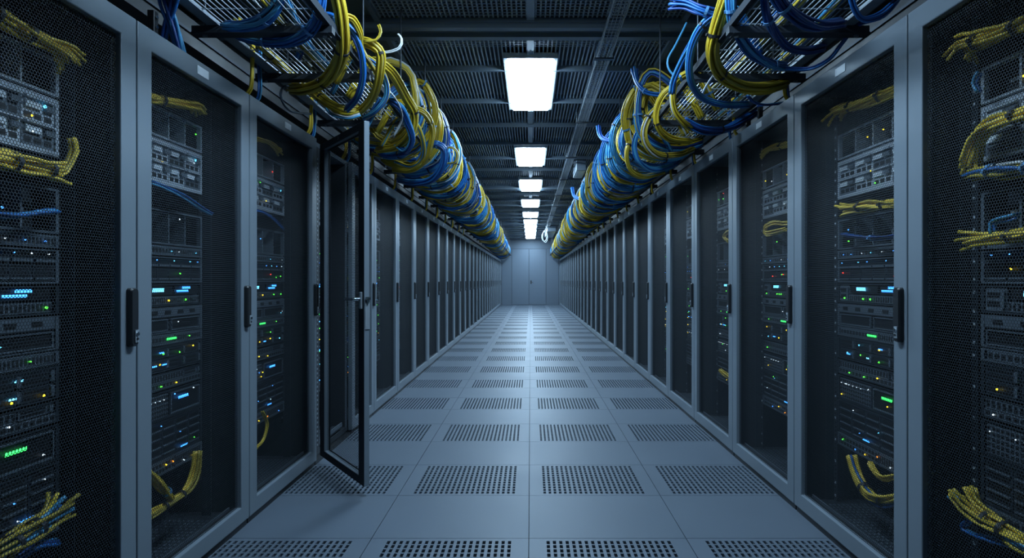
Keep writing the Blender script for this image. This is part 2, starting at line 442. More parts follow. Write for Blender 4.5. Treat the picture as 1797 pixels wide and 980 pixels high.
def bay(w, h, mt, style):
    def make():
        b = MB(); b.box(-.02, -.004, -w/2+.0015, w/2-.0015, .0015, h-.0015, mt)
        if style == 'drive':
            b.box(-.004, .002, -w/2+.004, w/2-.004, h*.08, h*.16, SRVG); b.box(-.004, .004, -w/2+.005, w/2-.005, h*.80, h*.90, SRVG)
            n = max(3, int(h/.012))
            for k in range(n): z = h*.2+k*(h*.56/n); b.box(-.0045, -.0035, -w/2+.007, w/2-.007, z, z+h*.3/n, SLOT)
        elif style == 'caddy':
            b.box(-.004, .003, w/2-.020, w/2-.006, h*.15, h*.85, SRVG); b.box(-.0045, -.0033, -w/2+.008, w/2-.03, h*.2, h*.45, SLOT); b.box(-.0045, -.0033, -w/2+.008, w/2-.03, h*.58, h*.8, SLOT)
        elif style == 'blade':
            b.box(-.004, .004, -w/2+.010, -w/2+w*.55, h*.54, h*.80, LABELW); b.box(-.004, .007, w/2-w*.34, w/2-.008, h*.55, h*.78, SRVG)
            for k in range(3): b.box(-.0045, -.0034, -w/2+.010+k*w*.3, -w/2+.010+k*w*.3+w*.22, h*.12, h*.36, SLOT)
            b.box(-.004, .010, -w/2+.006, w/2-.006, h*.92, h*.98, SRVL)
        elif style == 'card':
            b.box(-.0045, -.0032, -w/2+.01, w/2-.01, h*.12, h*.86, SLOT); b.box(-.004, .0, -w/2+.02, w/2-w*.4, h*.55, h*.68, LABELW)
        elif style == 'stack':
            for k in range(4):
                z = h*(.06+.235*k); b.box(-.004, .002, -w/2+.008, w/2-.008, z, z+h*.03, SRVG); b.box(-.0045, -.0032, -w/2+.012, w/2-.012, z+h*.06, z+h*.18, SLOT)
        elif style == 'window':
            b.ring_x(-.004, .003, -w/2+.003, w/2-.003, .003, h-.003, .006, .006, .005, .005, SRVG)
            b.box(-.0045, -.0032, -w/2+.010, w/2-.010, .009, h-.009, SLOT)
        return b.mesh('drive_bay')
    return cached(('bay', round(w, 4), round(h, 4), mt.name, style), make)
def port_row(w, h, n, rows):
    def make():
        b = MB(); b.box(-.012, 0, -w/2, w/2, 0, h, SRVG); p = w/n; q = h/rows
        for r in range(rows):
            for i in range(n):
                b.box(-.0005, .0006, -w/2+i*p+p*.16, -w/2+(i+1)*p-p*.16, r*q+q*.2, (r+1)*q-q*.18, SLOT)
        return b.mesh('port_block')
    return cached(('port', round(w, 3), round(h, 3), n, rows), make)
def vents(w, h, n):
    def make():
        b = MB(); b.box(-.012, 0, -w/2, w/2, 0, h, SRVG); p = w/n
        for i in range(n): b.box(-.0005, .0006, -w/2+i*p+p*.2, -w/2+(i+1)*p-p*.2, h*.14, h*.86, SLOT)
        return b.mesh('vent_panel')
    return cached(('vent', round(w, 3), round(h, 3), n), make)

SIDEWORD = {'L': 'left', 'R': 'right'}
LOOK = {
 'card_cage': ('card_cage', 'open steel card cage', 'card cage'), 'blade': ('blade_chassis', 'bright steel blade chassis', 'blade server'),
 'module': ('module_cage', 'dark open module cage', 'module cage'), 'switch': ('network_switch', 'slim switch with blue lights', 'network switch'),
 'drives': ('drive_array', 'dark array of upright drives', 'drive array'), 'display': ('display_server', 'server with lit blue displays', 'server'),
 'bezel': ('rack_server', 'grey server with two dark windows', 'server'), 'strip': ('network_switch', 'slim switch with green light strip', 'network switch'),
 'storage': ('storage_server', 'two-row storage server', 'storage server'), 'slots': ('rack_server', 'server with upright vent slots', 'server'),
 'dense': ('patch_server', 'dark server with dotted ports', 'server'), 'stack': ('storage_server', 'tall server of stacked bays', 'storage server'),
 'panel': ('network_switch', 'slim panel with coloured lights', 'network switch'), 'shelf': ('vent_shelf', 'ribbed vent shelf at rack bottom', 'shelf')}
LAYOUT = [('card_cage', 1.838, .125), ('blade', 1.640, .190), ('module', 1.385, .150), ('switch', 1.338, .042), ('drives', 1.222, .112), ('display', 1.122, .095),
          ('bezel', 1.005, .112), ('strip', .957, .044), ('storage', .842, .110), ('slots', .764, .073), ('dense', .640, .118), ('stack', .472, .162), ('panel', .405, .062), ('shelf', .085, .040)]
FRONT = -.145
def add_unit(side, rack_i, pos, kind, z0, h, rng, lite):
    t0, yc, W, H = RACKS[side][rack_i]
    nm, look, cat = LOOK[kind]
    w = W-.33
    x = (-WL if side == 'L' else WR); s = 1 if side == 'L' else -1
    where = f'{ordn(pos+1)} from the top inside the {ordn(rack_i+1)} {SIDEWORD[side]} rack'
    t = thing(nm, f'{look}, {where}', cat, (x+s*FRONT, yc, z0), 0 if side == 'L' else PI, f'equipment in the {ordn(rack_i+1)} {SIDEWORD[side]} rack')
    def led(c, y, z, sz=.008):
        if rng.random() < .22: return
        link('indicator_light', led_mesh(c, sz), t, (.003, y, z))
    light = kind == 'blade'
    if kind == 'shelf':
        def mk():
            b = MB(); b.box(-.55, .10, -w/2-.06, w/2+.06, 0, .012, SRVD)
            for k in range(14):
                xx = .08-k*.022
                for j in range(int(w/.03)): b.box(xx, xx+.010, -w/2+j*.03, -w/2+j*.03+.018, .012, .014, SRVG)
            b.box(.09, .10, -w/2-.06, w/2+.06, .012, .04, SRVG)
            return b.mesh('tray')
        link('tray', cached(('shelf', round(w, 3)), mk), t); return
    if kind in ('card_cage', 'module'):
        mt = SRVL if kind == 'card_cage' else SRVG
        link('bezel', face_frame(w, h, mt, .008), t)
        link('chassis', chassis(w, h, SRVD, -.09), t)
        n = 4; p = (w-.03)/n
        def div():
            b = MB(); b.box(-.09, -.002, -.004, .004, .006, h-.006, mt); return b.mesh('divider')
        dm = cached(('div', kind, round(h, 3)), div)
        for k in range(1, n): link('divider', dm, t, (0, -w/2+.015+k*p, 0))
        for k in range(n):
            if rng.random() < .8: link('card', bay(p*.8, h*.7, SRVD, 'card'), t, (-.06, -w/2+.015+(k+.5)*p, .012))
        for k in range(3): led(rng.choice('yywgr' if kind == 'card_cage' else 'bggw'), rng.uniform(-w/2+.04, w/2-.03), rng.uniform(.03, h-.03), .009)
        return
    if kind == 'blade':
        link('bezel', face_frame(w, h, SRVL, .016), t); link('chassis', chassis(w, h, SRVG), t)
        p = (w-.03)/4; q = (h-.034)/2
        for r in range(2):
            for k in range(4): link('server_blade', bay(p, q, SRVL if (r+k) % 3 else SRVG, 'blade'), t, (0, -w/2+.015+(k+.5)*p, .016+r*q))
        for k in range(4): led(rng.choice('gyww'), rng.uniform(-w/2+.04, w/2-.03), rng.uniform(.03, h-.03), .008)
        led('c', w/2-.06, h*.8, .014)
        return
    link('chassis', chassis(w, h), t)
    fmt = SRVG if kind in ('bezel', 'strip', 'switch', 'panel') else SRVD
    link('bezel', face_frame(w, h, fmt if kind != 'drives' else SRVG, .005), t)
    iw = w-.03
    if kind in ('switch', 'strip', 'panel'):
        link('port_block', port_row(iw*.55, h-.014, 12, 2 if h > .05 else 1), t, (0, -iw*.2, .007))
        link('vent_panel', vents(iw*.40, h-.014, 14), t, (0, iw*.29, .007))
        if kind == 'switch':
            for k in range(7): led(rng.choice('bbcw'), -iw/2+iw*(k+.5)/7+rng.uniform(-.01, .01), h*.5, .006)
        elif kind == 'strip':
            link('display', bar_mesh(LGD, .07, .010, 6), t, (.002, rng.uniform(-.05, .05), h*.5)); led('g', iw*.3, h*.5, .007); led(rng.choice('gy'), -iw*.34, h*.5, .006)
        else:
            for k, c in enumerate('gbyowb'): led(c if rng.random() < .8 else 'y', -iw/2+iw*(k+.6)/6.3+rng.uniform(-.015, .015), rng.choice((.3, .6))*h, .009)
    elif kind == 'drives':
        n = 6; p = iw/n
        for k in range(n): link('drive_bay', bay(p, h-.034, SRVD, 'drive'), t, (0, -iw/2+(k+.5)*p, .008))
        for k in range(8): led(rng.choice('cwbwb'), -iw/2+iw*(k+.5)/8, h-.016, .006)
        for k in range(3): led(rng.choice('ygr'), rng.uniform(-iw/2, iw/2), h*rng.uniform(.15, .5), .009)
    elif kind == 'display':
        link('control_panel', bay(iw*.16, h*.86, SRVG, 'caddy'), t, (0, -iw*.42, .006))
        link('screen', bay(iw*.38, h*.42, SLOT, 'plain'), t, (0, -iw*.13, h*.5)); link('screen', bay(iw*.38, h*.42, SLOT, 'plain'), t, (0, iw*.28, h*.5))
        link('display', bar_mesh(LCD, .075, .016, 5), t, (.0, -iw*.16, h*.72)); link('display', bar_mesh(LBD, .085, .009, 7), t, (.0, iw*.20, h*.66)); link('display', bar_mesh(LBD, .06, .010, 5), t, (.0, iw*.26, h*.82))
        link('vent_panel', vents(iw*.8, h*.34, 26), t, (0, iw*.07, .008))
        for c, yy in (('g', -iw*.40), ('g', -iw*.12), ('g', -iw*.07), ('y' if side == 'L' else 'g', -iw*.02), ('g', iw*.24), (rng.choice('rog'), iw*.42)): led(c, yy, h*.24, .011)
    elif kind == 'bezel':
        link('top_cover', bay(iw, h*.34, SRVG, 'plain'), t, (.004, 0, h*.62))
        for k in range(5):
            b = cached('port_oval', lambda: (lambda q: (q.box(0, .0015, -.020, .020, -.008, .008, SLOT), q.mesh('port'))[1])(MB()))
            link('port', b, t, (0, -iw*.4+k*iw*.19, h*.79))
        link('window_bay', bay(iw*.47, h*.52, SRVD, 'window'), t, (0, -iw*.25, .006)); link('window_bay', bay(iw*.47, h*.52, SRVD, 'window'), t, (0, iw*.25, .006))
        for k in range(2): led(rng.choice('wwc'), rng.uniform(0, iw*.45), h*rng.uniform(.2, .4), .006)
    elif kind == 'storage':
        p = iw/4; q = (h-.012)/2
        for r in range(2):
            for k in range(4):
                link('drive_bay', bay(p, q, SRVD, 'caddy'), t, (0, -iw/2+(k+.5)*p, .006+r*q))
                if rng.random() < .85: led(rng.choice('ggyyyc'), -iw/2+(k+.5)*p+rng.uniform(-.03, .03), .006+r*q+q*rng.uniform(.3, .7), .010)
        for k in range(3): link('display', bar_mesh(rng.choice((LBD, LCD)), .03, .006, 4), t, (.0, rng.uniform(-iw*.4, iw*.4), h*rng.choice((.28, .75))))
    elif kind == 'slots':
        link('vent_panel', vents(iw*.7, h*.46, 18), t, (0, -iw*.14, h*.48)); link('port_block', port_row(iw, h*.34, 20, 1), t, (0, 0, .007))
        link('control_panel', bay(iw*.26, h*.46, SRVG, 'caddy'), t, (0, iw*.36, h*.48))
        for k in range(4): led(rng.choice('yywg'), -iw/2+iw*(k+.5)/4+rng.uniform(-.03, .03), h*rng.choice((.25, .4)), .009)
    elif kind == 'dense':
        link('port_block', port_row(iw*.46, h*.8, 14, 5), t, (0, -iw*.25, h*.08)); link('module_bay', bay(iw*.48, h*.82, SRVD, 'window'), t, (0, iw*.25, h*.07))
        link('display', bar_mesh(LGD if rng.random() < .6 else LBD, .075, .012, 5), t, (.004, iw*.2, h*.62))
        for k in range(7): led('w', -iw*.45+k*iw*.06, h*.70, .0045)
        for k in range(5): led(rng.choice('ybwgy'), rng.uniform(-iw*.45, iw*.45), h*rng.uniform(.2, .85), .008)
    elif kind == 'stack':
        p = iw/5
        for k in range(5): link('drive_bay', bay(p, h-.012, SRVD, 'stack'), t, (0, -iw/2+(k+.5)*p, .006))
        for k in range(4): led(rng.choice('bwcg'), rng.uniform(-iw*.4, iw*.45), h*rng.uniform(.15, .9), .006)
        link('display', bar_mesh(LBD, .05, .006, 6), t, (.004, rng.uniform(-iw*.2, iw*.3), h*.12))
for side, idxs in (('L', (0, 1, 2, 3, 4, 5, 6)), ('R', (0, 1, 2, 3, 4, 5, 6))):
    for ri in idxs:
        rng = random.Random(f'{side}{ri}')
        t0, yc, W, H = RACKS[side][ri]
        p = 0
        for kind, z0, h in LAYOUT:
            if W < .7 and kind in ('display', 'bezel'): continue
            add_unit(side, ri, p, kind, z0+(0 if side == 'L' else .0), h, rng, ri > 3); p += 1

# ------------------------------------------------------------------ cables
def catmull(pts, step):
    pts = [np.array(p, float) for p in pts]
    P_ = [2*pts[0]-pts[1]]+pts+[2*pts[-1]-pts[-2]]
    out = []
    for i in range(1, len(P_)-2):
        p0, p1, p2, p3 = P_[i-1:i+3]; n = max(2, int(np.linalg.norm(p2-p1)/step))
        for k in range(n):
            t = k/n
            out.append(.5*((2*p1)+(-p0+p2)*t+(2*p0-5*p1+4*p2-p3)*t*t+(-p0+3*p1-3*p2+p3)*t**3))
    out.append(pts[-1]); return np.array(out)
def frames(C):
    T = np.gradient(C, axis=0); T /= np.linalg.norm(T, axis=1)[:, None]+1e-9
    N = np.zeros_like(C); u = np.array([0, 0, 1.]) if abs(T[0][2]) < .8 else np.array([0, 1., 0])
    n = u-T[0]*u.dot(T[0]); n /= np.linalg.norm(n)
    for i in range(len(C)):
        n = n-T[i]*n.dot(T[i]); n /= np.linalg.norm(n)+1e-9; N[i] = n
    return T, N, np.cross(T, N)
def tubes_mesh(name, paths, radii, mats_idx, mats, k=6):
    V = []; Fc = []; MI = []; base = 0
    for C, r, mi in zip(paths, radii, mats_idx):
        T, N, B = frames(C); m = len(C)
        rr = np.full(m+2, r); rr[0] = rr[-1] = r*.05
        C2 = np.vstack([C[:1], C, C[-1:]]); N2 = np.vstack([N[:1], N, N[-1:]]); B2 = np.vstack([B[:1], B, B[-1:]]); m2 = m+2
        a = np.arange(k)*2*PI/k
        ring = C2[:, None, :]+(N2[:, None, :]*np.cos(a)[None, :, None]+B2[:, None, :]*np.sin(a)[None, :, None])*rr[:, None, None]
        V.append(ring.reshape(-1, 3))
        i = np.arange(m2-1)[:, None]*k; j = np.arange(k)[None, :]; j2 = (j+1) % k
        q = np.stack([i+j, i+j2, i+k+j2, i+k+j], -1).reshape(-1, 4)+base
        Fc.append(q); MI.append(np.full(len(q), mi)); base += m2*k
    V = np.concatenate(V); Fc = np.concatenate(Fc); MI = np.concatenate(MI)
    me = bpy.data.meshes.new(name)
    me.vertices.add(len(V)); me.vertices.foreach_set('co', V.ravel())
    me.loops.add(Fc.size); me.loops.foreach_set('vertex_index', Fc.ravel().astype(np.int32))
    me.polygons.add(len(Fc)); me.polygons.foreach_set('loop_start', np.arange(0, Fc.size, 4, dtype=np.int32))
    for mt in mats: me.materials.append(mt)
    me.polygons.foreach_set('material_index', MI.astype(np.int32)); me.polygons.foreach_set('use_smooth', np.ones(len(Fc), bool))
    me.update(calc_edges=True); me.validate(); return me
PAL = {'q': [YELB, YELB, YEL, YELB], 'y': [YEL, YEL, YEL, YEL, YELD, YELD, YEL, WHT], 'b': [BLU, BLU, BLUD, BLUL, BLU, BLUL], 'l': [BLUL, BLUL, BLU], 'n': [BLUD, BLUD, BLU], 'm': [YEL, YELD, BLU, BLUL, YEL, BLUD, WHT], 'x': [BLU, BLUL, BLUD, BLUL, YEL, YEL, WHT], 'w': [WHT], 'g': [GRYC], 'z': [YEL, YELB, YELD, YELB, YEL, YELD, BLU, BLUL]}
def bundle_mesh(pts, n, pal, r, seed, step=.03, k=6, fan=0.0, fan_start=0.0, wob=.35):
    rng = random.Random(seed)
    C = catmull(pts, step); m = len(C); T, N, B = frames(C); s = np.linspace(0, 1, m)
    mats = list(dict.fromkeys(PAL[pal])); paths = []; rad = []; mi = []
    R = r*math.sqrt(max(n, 1))*1.02 if n > 1 else 0
    tw = rng.uniform(-1.2, 1.2)
    for i in range(n):
        q = math.sqrt((i+.5)/n)*R if n > 1 else 0; a0 = i*2.39996+rng.uniform(-.2, .2)
        ph = rng.uniform(0, 6.3); fr = rng.uniform(4, 9); f2 = rng.uniform(.6, 1.6)
        rad_s = q*(1+wob*np.sin(s*fr+ph)*np.sin(PI*s))+R*fan*f2*np.clip((s-.72)/.28, 0, 1)**1.5*(.4+q/max(R, 1e-6))+R*fan_start*f2*np.clip((.28-s)/.28, 0, 1)**1.5
        a = a0+tw*s+.25*np.sin(s*fr*.7+ph)
        path = C+N*(rad_s*np.cos(a))[:, None]+B*(rad_s*np.sin(a))[:, None]
        if fan or fan_start:
            cut0 = int(m*rng.uniform(0, .05)) if fan_start else 0; cut1 = m-int(m*rng.uniform(0, .14)) if fan else m
            path = path[cut0:cut1]
        paths.append(path); rad.append(r*rng.uniform(.88, 1.08)); mi.append(mats.index(rng.choice(PAL[pal])))
    return tubes_mesh('cable_bundle', paths, rad, mi, mats, k), C, T, R
def tie_mesh(R, mt):
    key = ('tie', round(R, 3), mt.name)
    def make():
        b = MB(); n = 14; w = .007
        for rr in (R*1.06+.001,):
            v = [(math.cos(2*PI*i/n)*q, math.sin(2*PI*i/n)*q, z) for q, z in ((rr, -w), (rr+.003, -w), (rr+.003, w), (rr, w)) for i in range(n)]
            f = []
            for a in range(4):
                c = (a+1) % 4
                f += [(a*n+i, a*n+(i+1) % n, c*n+(i+1) % n, c*n+i) for i in range(n)]
            b.add(v, f, mt)
        b.box(rr, rr+.010, -.006, .006, -.006, .006, mt)
        return b.mesh('cable_tie')
    return cached(key, make)
def add_ties(o, C, T, R, fr, mt):
    for q in fr:
        i = min(len(C)-1, int(q*(len(C)-1)))
        t = link('cable_tie', tie_mesh(R, mt), o)
        t.location = Vector(C[i]); t.rotation_euler = Vector(T[i]).to_track_quat('Z', 'Y').to_euler()
def cable(name, label, cat, pts, n, pal, r=.006, seed=0, ties=(), group=None, step=.03, k=6, fan=0, fan_start=0, tie=None, wob=.35):
    pts = [Vector(p) for p in pts]; o0 = sum(pts, Vector())/len(pts)
    me, C, T, R = bundle_mesh([p-o0 for p in pts], n, pal, r, seed, step, k, fan, fan_start, wob)
    o = link(name, me, None, o0); tag(o, label, cat, group)
    add_ties(o, C, T, R, ties, tie or TIE)
    return o, (C, T, R)

# ---- overhead wire trays
def cable_tray(side):
    s = -1 if side == 'L' else 1; z = 2.415
    xo, xi = s*1.47, s*.94
    t = thing('cable_tray', f'long wire-basket cable tray hung over the front of the {SIDEWORD[side]} rack row', 'cable tray', (0, 0, z))
    y0, y1 = 1.3, ROOM_Y1-.25
    b = MB(); b.box(xo-.028, xo+.028, y0, y1, 0, .006, STEEL); b.box(xo+s*.026-.002, xo+s*.026+.002, y0, y1, .006, .06, STEEL); link('side_rail', b.mesh('side_rail'), t)
    b = MB(); b.box(xi-.012, xi+.012, y0, y1, 0, .006, MATTE); b.box(xi-.002, xi+.002, y0, y1, .006, .05, MATTE); link('side_rail', b.mesh('side_rail'), t)
    b = MB(); n = 20
    for i in range(1, n):
        x = xo+(xi-xo)*i/n; b.box(x-.0024, x+.0024, y0, y1, .004, .0085, STEEL)
    y = y0
    while y < y1: b.box(min(xo, xi), max(xo, xi), y, y+.005, .0085, .0135, STEEL); y += .15
    link('wire_mesh', b.mesh('wire_mesh'), t)
    b = MB(); b.box(min(xo-s*-.10, xi+s*-.02), max(xo-s*-.10, xi+s*-.02), -.022, .022, -.034, -.002, STEELD); b.box(min(xo-s*-.10, xi), max(xo-s*-.10, xi), -.030, .030, -.038, -.034, STEELD)
    bar = b.mesh('cross_bar')
    b = MB(); b.cyl((0, 0, -.04), (0, 0, 1), .005, CEIL-2.415+.01, STEELD, 8); b.cyl((0, 0, -.046), (0, 0, 1), .011, .012, STEEL, 6); rod = b.mesh('hanger_rod')
    ys = [1.75, 2.66, 3.27]; 
    while ys[-1] < ROOM_Y1-1.3: ys.append(ys[-1]+.95)
    for y in ys:
        link('cross_bar', bar, t, (0, y, 0)); link('hanger_rod', rod, t, (xo+s*.05, y, 0)); link('hanger_rod', rod, t, (xi-s*-.0+s*.02, y, 0))
    # dark busbar trunking behind
    b = MB(); x0, x1 = sorted((s*1.72, s*1.88)); b.box(x0, x1, y0-.2, ROOM_Y1-.05, 0, .14, BLACK); b.box(x0-.01, x1+.01, y0-.2, ROOM_Y1-.05, .06, .075, STEELD)
    tk = thing('busbar_trunking', f'black power trunking running above the {SIDEWORD[side]} rack row', 'trunking', (0, 0, 2.42))
    link('trunk_case', b.mesh('trunk_case'), tk)
    b = MB(); b.cyl((0, 0, .1), (0, 0, 1), .007, CEIL-2.52, STEELD, 8); rm = b.mesh('hanger_rod')
    for y in ys[::3]: link('hanger_rod', rm, tk, (s*1.80, y, 0))
cable_tray('L'); cable_tray('R')

# ---- bundles read from the photograph near the camera: (pixel x, pixel y, depth)
ARCH = {'yellow bundle curving down to the top of the open door', 'slim yellow pair looping behind the open door top', 'yellow bundle bending over the blue V-shaped bundle', 'blue V-shaped bundle hanging below the left tray edge',
 'yellow loop nearest the ceiling trim over the left tray', 'inner yellow loop beside the blue V-shaped bundle', 'broad blue bundle sweeping under the left tray past the yellow loops', 'blue bundle falling straight beside the thick yellow J bundle',
 'light blue bundle making a wide U below the right tray', 'yellow arc over the light blue U on the right', 'yellow bundle with blue sleeve beside the light blue U', 'yellow bundle in a tight U beside the navy bundle',
 'yellow bundle sagging lowest towards the third right rack', 'light blue bundle in a U behind the sagging yellow bundle', 'yellow loop hanging outside the light blue U on the right'}
def near(label, pts, n, pal, r=.0062, ties=(), tie=None, fan=0, fan_start=0, name='cable_bundle', cat='cable bundle', seed=None, wob=.3):
    pts = [P(*p) for p in pts]
    if pts[0].z < 2.9 and label in ARCH:
        s = -1 if pts[0].x < 0 else 1
        pts = [pts[0]+Vector((s*.26, .06, -.16)), pts[0]+Vector((s*.12, .0, .03))]+pts
    cable(name, label, cat, pts, n, pal, r, seed if seed is not None else label, ties, None, .02, 7, fan, fan_start, tie, wob)
near('blue cable bundle hooked round the first crossbar under the left tray', [(500, -40, 2.45), (487, 5, 2.48), (462, 35, 2.5), (430, 46, 2.52), (395, 46, 2.56)], 10, 'b', .0068, (.55,), TIEB)
near('larger blue bundle sweeping below the left tray before the yellow one', [(563, -45, 2.55), (561, 5, 2.58), (545, 48, 2.62), (505, 72, 2.68), (455, 71, 2.75), (412, 60, 2.8)], 12, 'b', .0068, (.35, .72), TIEB)
near('thick yellow bundle dropping in a J from the left tray edge', [(570, -60, 2.7), (592, -10, 2.72), (601, 50, 2.80), (597, 102, 2.92), (572, 142, 3.08), (535, 156, 3.25), (512, 156, 3.38)], 18, 'y', .0072, (.38, .62), TIE)
near('yellow bundle lying along the outer rail of the left tray', [(415, 38, 2.62), (462, 84, 2.95), (505, 125, 3.3), (560, 172, 3.75), (605, 200, 4.1)], 10, 'y', .0065, (.3,), TIE)
near('yellow cable pair lying on the middle of the left tray', [(460, -5, 2.42), (500, 45, 2.7), (545, 95, 3.05), (580, 130, 3.35)], 5, 'y', .006)
near('pale blue cable run along the inner half of the left tray', [(490, -30, 2.35), (540, 75, 2.92), (580, 122, 3.3), (640, 190, 4.0)], 4, 'l', .006)
near('thin white cable run on the left tray floor', [(430, -20, 2.38), (470, 30, 2.62), (545, 115, 3.25)], 2, 'w', .005)
near('slim yellow cables arching from the first left hanger', [(598, 28, 2.85), (618, 32, 2.9), (632, 58, 2.98), (634, 82, 3.05), (648, 108, 3.2), (662, 130, 3.3)], 5, 'y', .0058)
near('blue bundle falling straight beside the thick yellow J bundle', [(602, 40, 2.95), (622, 62, 2.98), (634, 95, 3.02), (636, 135, 3.08), (626, 170, 3.15), (608, 192, 3.25)], 7, 'b', .0064, (.4,), TIEB)
near('yellow bundle swooping under the left tray towards the open door', [(548, 160, 3.45), (575, 180, 3.4), (605, 192, 3.4), (628, 190, 3.45)], 12, 'y', .0066, (.3,), TIE)
near('mixed bundle curling up just above the open door corner', [(632, 200, 3.35), (612, 206, 3.35), (585, 200, 3.45), (570, 180, 3.55)], 9, 'x', .006)
near('yellow bundle curving down to the top of the open door', [(664, 88, 3.15), (666, 125, 3.2), (656, 165, 3.3), (636, 192, 3.4), (612, 205, 3.5)], 12, 'y', .0062, (.45,), TIE)
near('slim yellow pair looping behind the open door top', [(655, 110, 3.3), (676, 140, 3.4), (678, 170, 3.45), (660, 195, 3.5), (638, 208, 3.6)], 6, 'z', .0055)
near('yellow bundle bending over the blue V-shaped bundle', [(682, 120, 3.5), (712, 168, 3.8), (728, 200, 3.95), (722, 236, 4.05), (698, 258, 4.2), (662, 264, 4.4)], 13, 'y', .0068, (.55,), TIE)
near('blue V-shaped bundle hanging below the left tray edge', [(700, 185, 3.8), (716, 215, 3.9), (724, 245, 4.0), (712, 266, 4.1), (696, 255, 4.2)], 9, 'b', .0066, (.3,), TIEB)
near('yellow loop nearest the ceiling trim over the left tray', [(722, 190, 4.1), (744, 200, 4.2), (757, 225, 4.35), (755, 255, 4.45), (744, 285, 4.6), (720, 300, 4.8), (690, 298, 5.0)], 9, 'y', .0064, (.4,), TIE)
near('inner yellow loop beside the blue V-shaped bundle', [(728, 215, 4.2), (742, 245, 4.3), (742, 275, 4.45), (722, 292, 4.6), (694, 284, 4.8)], 7, 'z', .006)
near('broad blue bundle sweeping under the left tray past the yellow loops', [(778, 262, 5.0), (776, 292, 5.05), (758, 316, 5.15), (728, 322, 5.3), (700, 316, 5.55)], 16, 'b', .0074, (.25,), TIEB)
near('thin white stray cable crossing the left tray near the door', [(650, 135, 3.3), (690, 168, 3.6), (705, 205, 3.8), (690, 240, 3.9)], 2, 'w', .0045, name='loose_cable', cat='cable')
near('single yellow loop sticking out towards the ceiling trim', [(770, 270, 5.1), (790, 258, 5.0), (803, 268, 5.0), (800, 284, 5.0), (782, 288, 5.1)], 2, 'y', .006, name='loose_cable', cat='cable')
near('grey stray loop below the first left crossbar', [(520, 155, 3.4), (498, 152, 3.3), (493, 172, 3.3), (510, 195, 3.4), (545, 200, 3.6)], 1, 'g', .007, name='loose_cable', cat='cable')
near('small yellow curl by the ceiling trim, near the wide beam', [(638, 72, 3.1), (660, 70, 3.1), (668, 56, 3.1), (664, 44, 3.1)], 3, 'y', .005, name='loose_cable', cat='cable')
near('white and orange stray cable looping by the left ceiling trim', [(640, 82, 3.2), (672, 92, 3.2), (700, 84, 3.2), (704, 68, 3.2), (698, 60, 3.2)], 2, 'w', .004, name='loose_cable', cat='cable')
near('crossed blue cables rising from the second left rack top', [(322, 110, 2.46), (306, 50, 2.42), (290, 0, 2.38), (280, -40, 2.35)], 7, 'b', .0072)
near('blue cable pair leaning over the second left rack top', [(284, 110, 2.46), (292, 50, 2.42), (308, 0, 2.38), (318, -40, 2.35)], 5, 'b', .0072)
# other row
near('thick yellow bundle dropping in a J from the right tray edge', [(1290, -60, 2.7), (1276, -10, 2.72), (1258, 45, 2.8), (1249, 92, 2.88), (1262, 128, 2.98), (1300, 150, 3.1), (1345, 154, 3.2), (1378, 146, 3.3)], 17, 'y', .0072, (.3, .5), TIE)
near('light blue bundle sweeping beside the thick yellow right bundle', [(1284, -45, 2.62), (1284, 10, 2.66), (1290, 48, 2.72), (1316, 88, 2.82), (1350, 112, 2.95), (1378, 118, 3.05)], 11, 'l', .0068, (.2, .85), TIEB)
near('light blue bundle making a wide U below the right tray', [(1252, 30, 2.9), (1224, 58, 2.95), (1210, 100, 3.02), (1212, 142, 3.1), (1232, 172, 3.2), (1270, 184, 3.3), (1312, 184, 3.4)], 9, 'l', .0066, (.35,), TIE)
near('yellow arc over the light blue U on the right', [(1255, 28, 3.0), (1226, 60, 3.05), (1200, 100, 3.2), (1182, 140, 3.3), (1178, 165, 3.35)], 7, 'z', .006)
near('yellow bundle with blue sleeve beside the light blue U', [(1188, 140, 3.4), (1180, 165, 3.42), (1184, 195, 3.45), (1200, 216, 3.5), (1215, 225, 3.6)], 8, 'y', .0066, (.15, .45), TIEB)
near('navy bundle lying flat below the right tray edge', [(1200, 212, 3.55), (1232, 228, 3.6), (1275, 226, 3.75), (1310, 208, 3.9), (1335, 190, 4.0)], 11, 'n', .0068, (.4,), TIE)
near('blue bundle with yellow top curving to the outer right rail', [(1340, -50, 2.4), (1343, 10, 2.42), (1352, 45, 2.48), (1376, 78, 2.6), (1410, 90, 2.72), (1446, 84, 2.85)], 6, 'n', .0068, (.25,), TIEB)
near('dark blue bundle running along the first right crossbar', [(1348, -40, 2.3), (1372, 8, 2.33), (1402, 34, 2.38), (1440, 44, 2.45), (1478, 40, 2.52)], 11, 'n', .0068, (.3,), TIEB)
near('blue cable loop at the end of the first right crossbar', [(1490, -40, 2.28), (1498, 10, 2.3), (1515, 34, 2.32), (1545, 28, 2.35), (1568, 8, 2.38), (1590, -20, 2.4)], 4, 'b', .006)
near('single blue cable swinging out over the right rack tops', [(1378, 120, 3.0), (1420, 120, 2.95), (1455, 104, 2.85), (1480, 74, 2.75), (1505, 44, 2.65), (1545, 30, 2.55)], 3, 'b', .0062, name='loose_cable', cat='cable')
near('yellow bundle lying across the middle of the right tray', [(1425, -20, 2.45), (1370, 38, 2.8), (1330, 78, 3.1), (1270, 140, 3.6), (1215, 190, 4.1)], 8, 'y', .0062, (.3,), TIE)
near('yellow pair lying along the outer rail of the right tray', [(1480, -10, 2.4), (1418, 60, 2.85), (1360, 116, 3.35), (1300, 170, 3.9), (1255, 210, 4.4)], 7, 'z', .0062, (.4,), TIE)
near('blue run lying on the right tray floor', [(1395, -10, 2.42), (1340, 50, 2.8), (1290, 104, 3.25), (1220, 172, 3.95)], 5, 'b', .006)
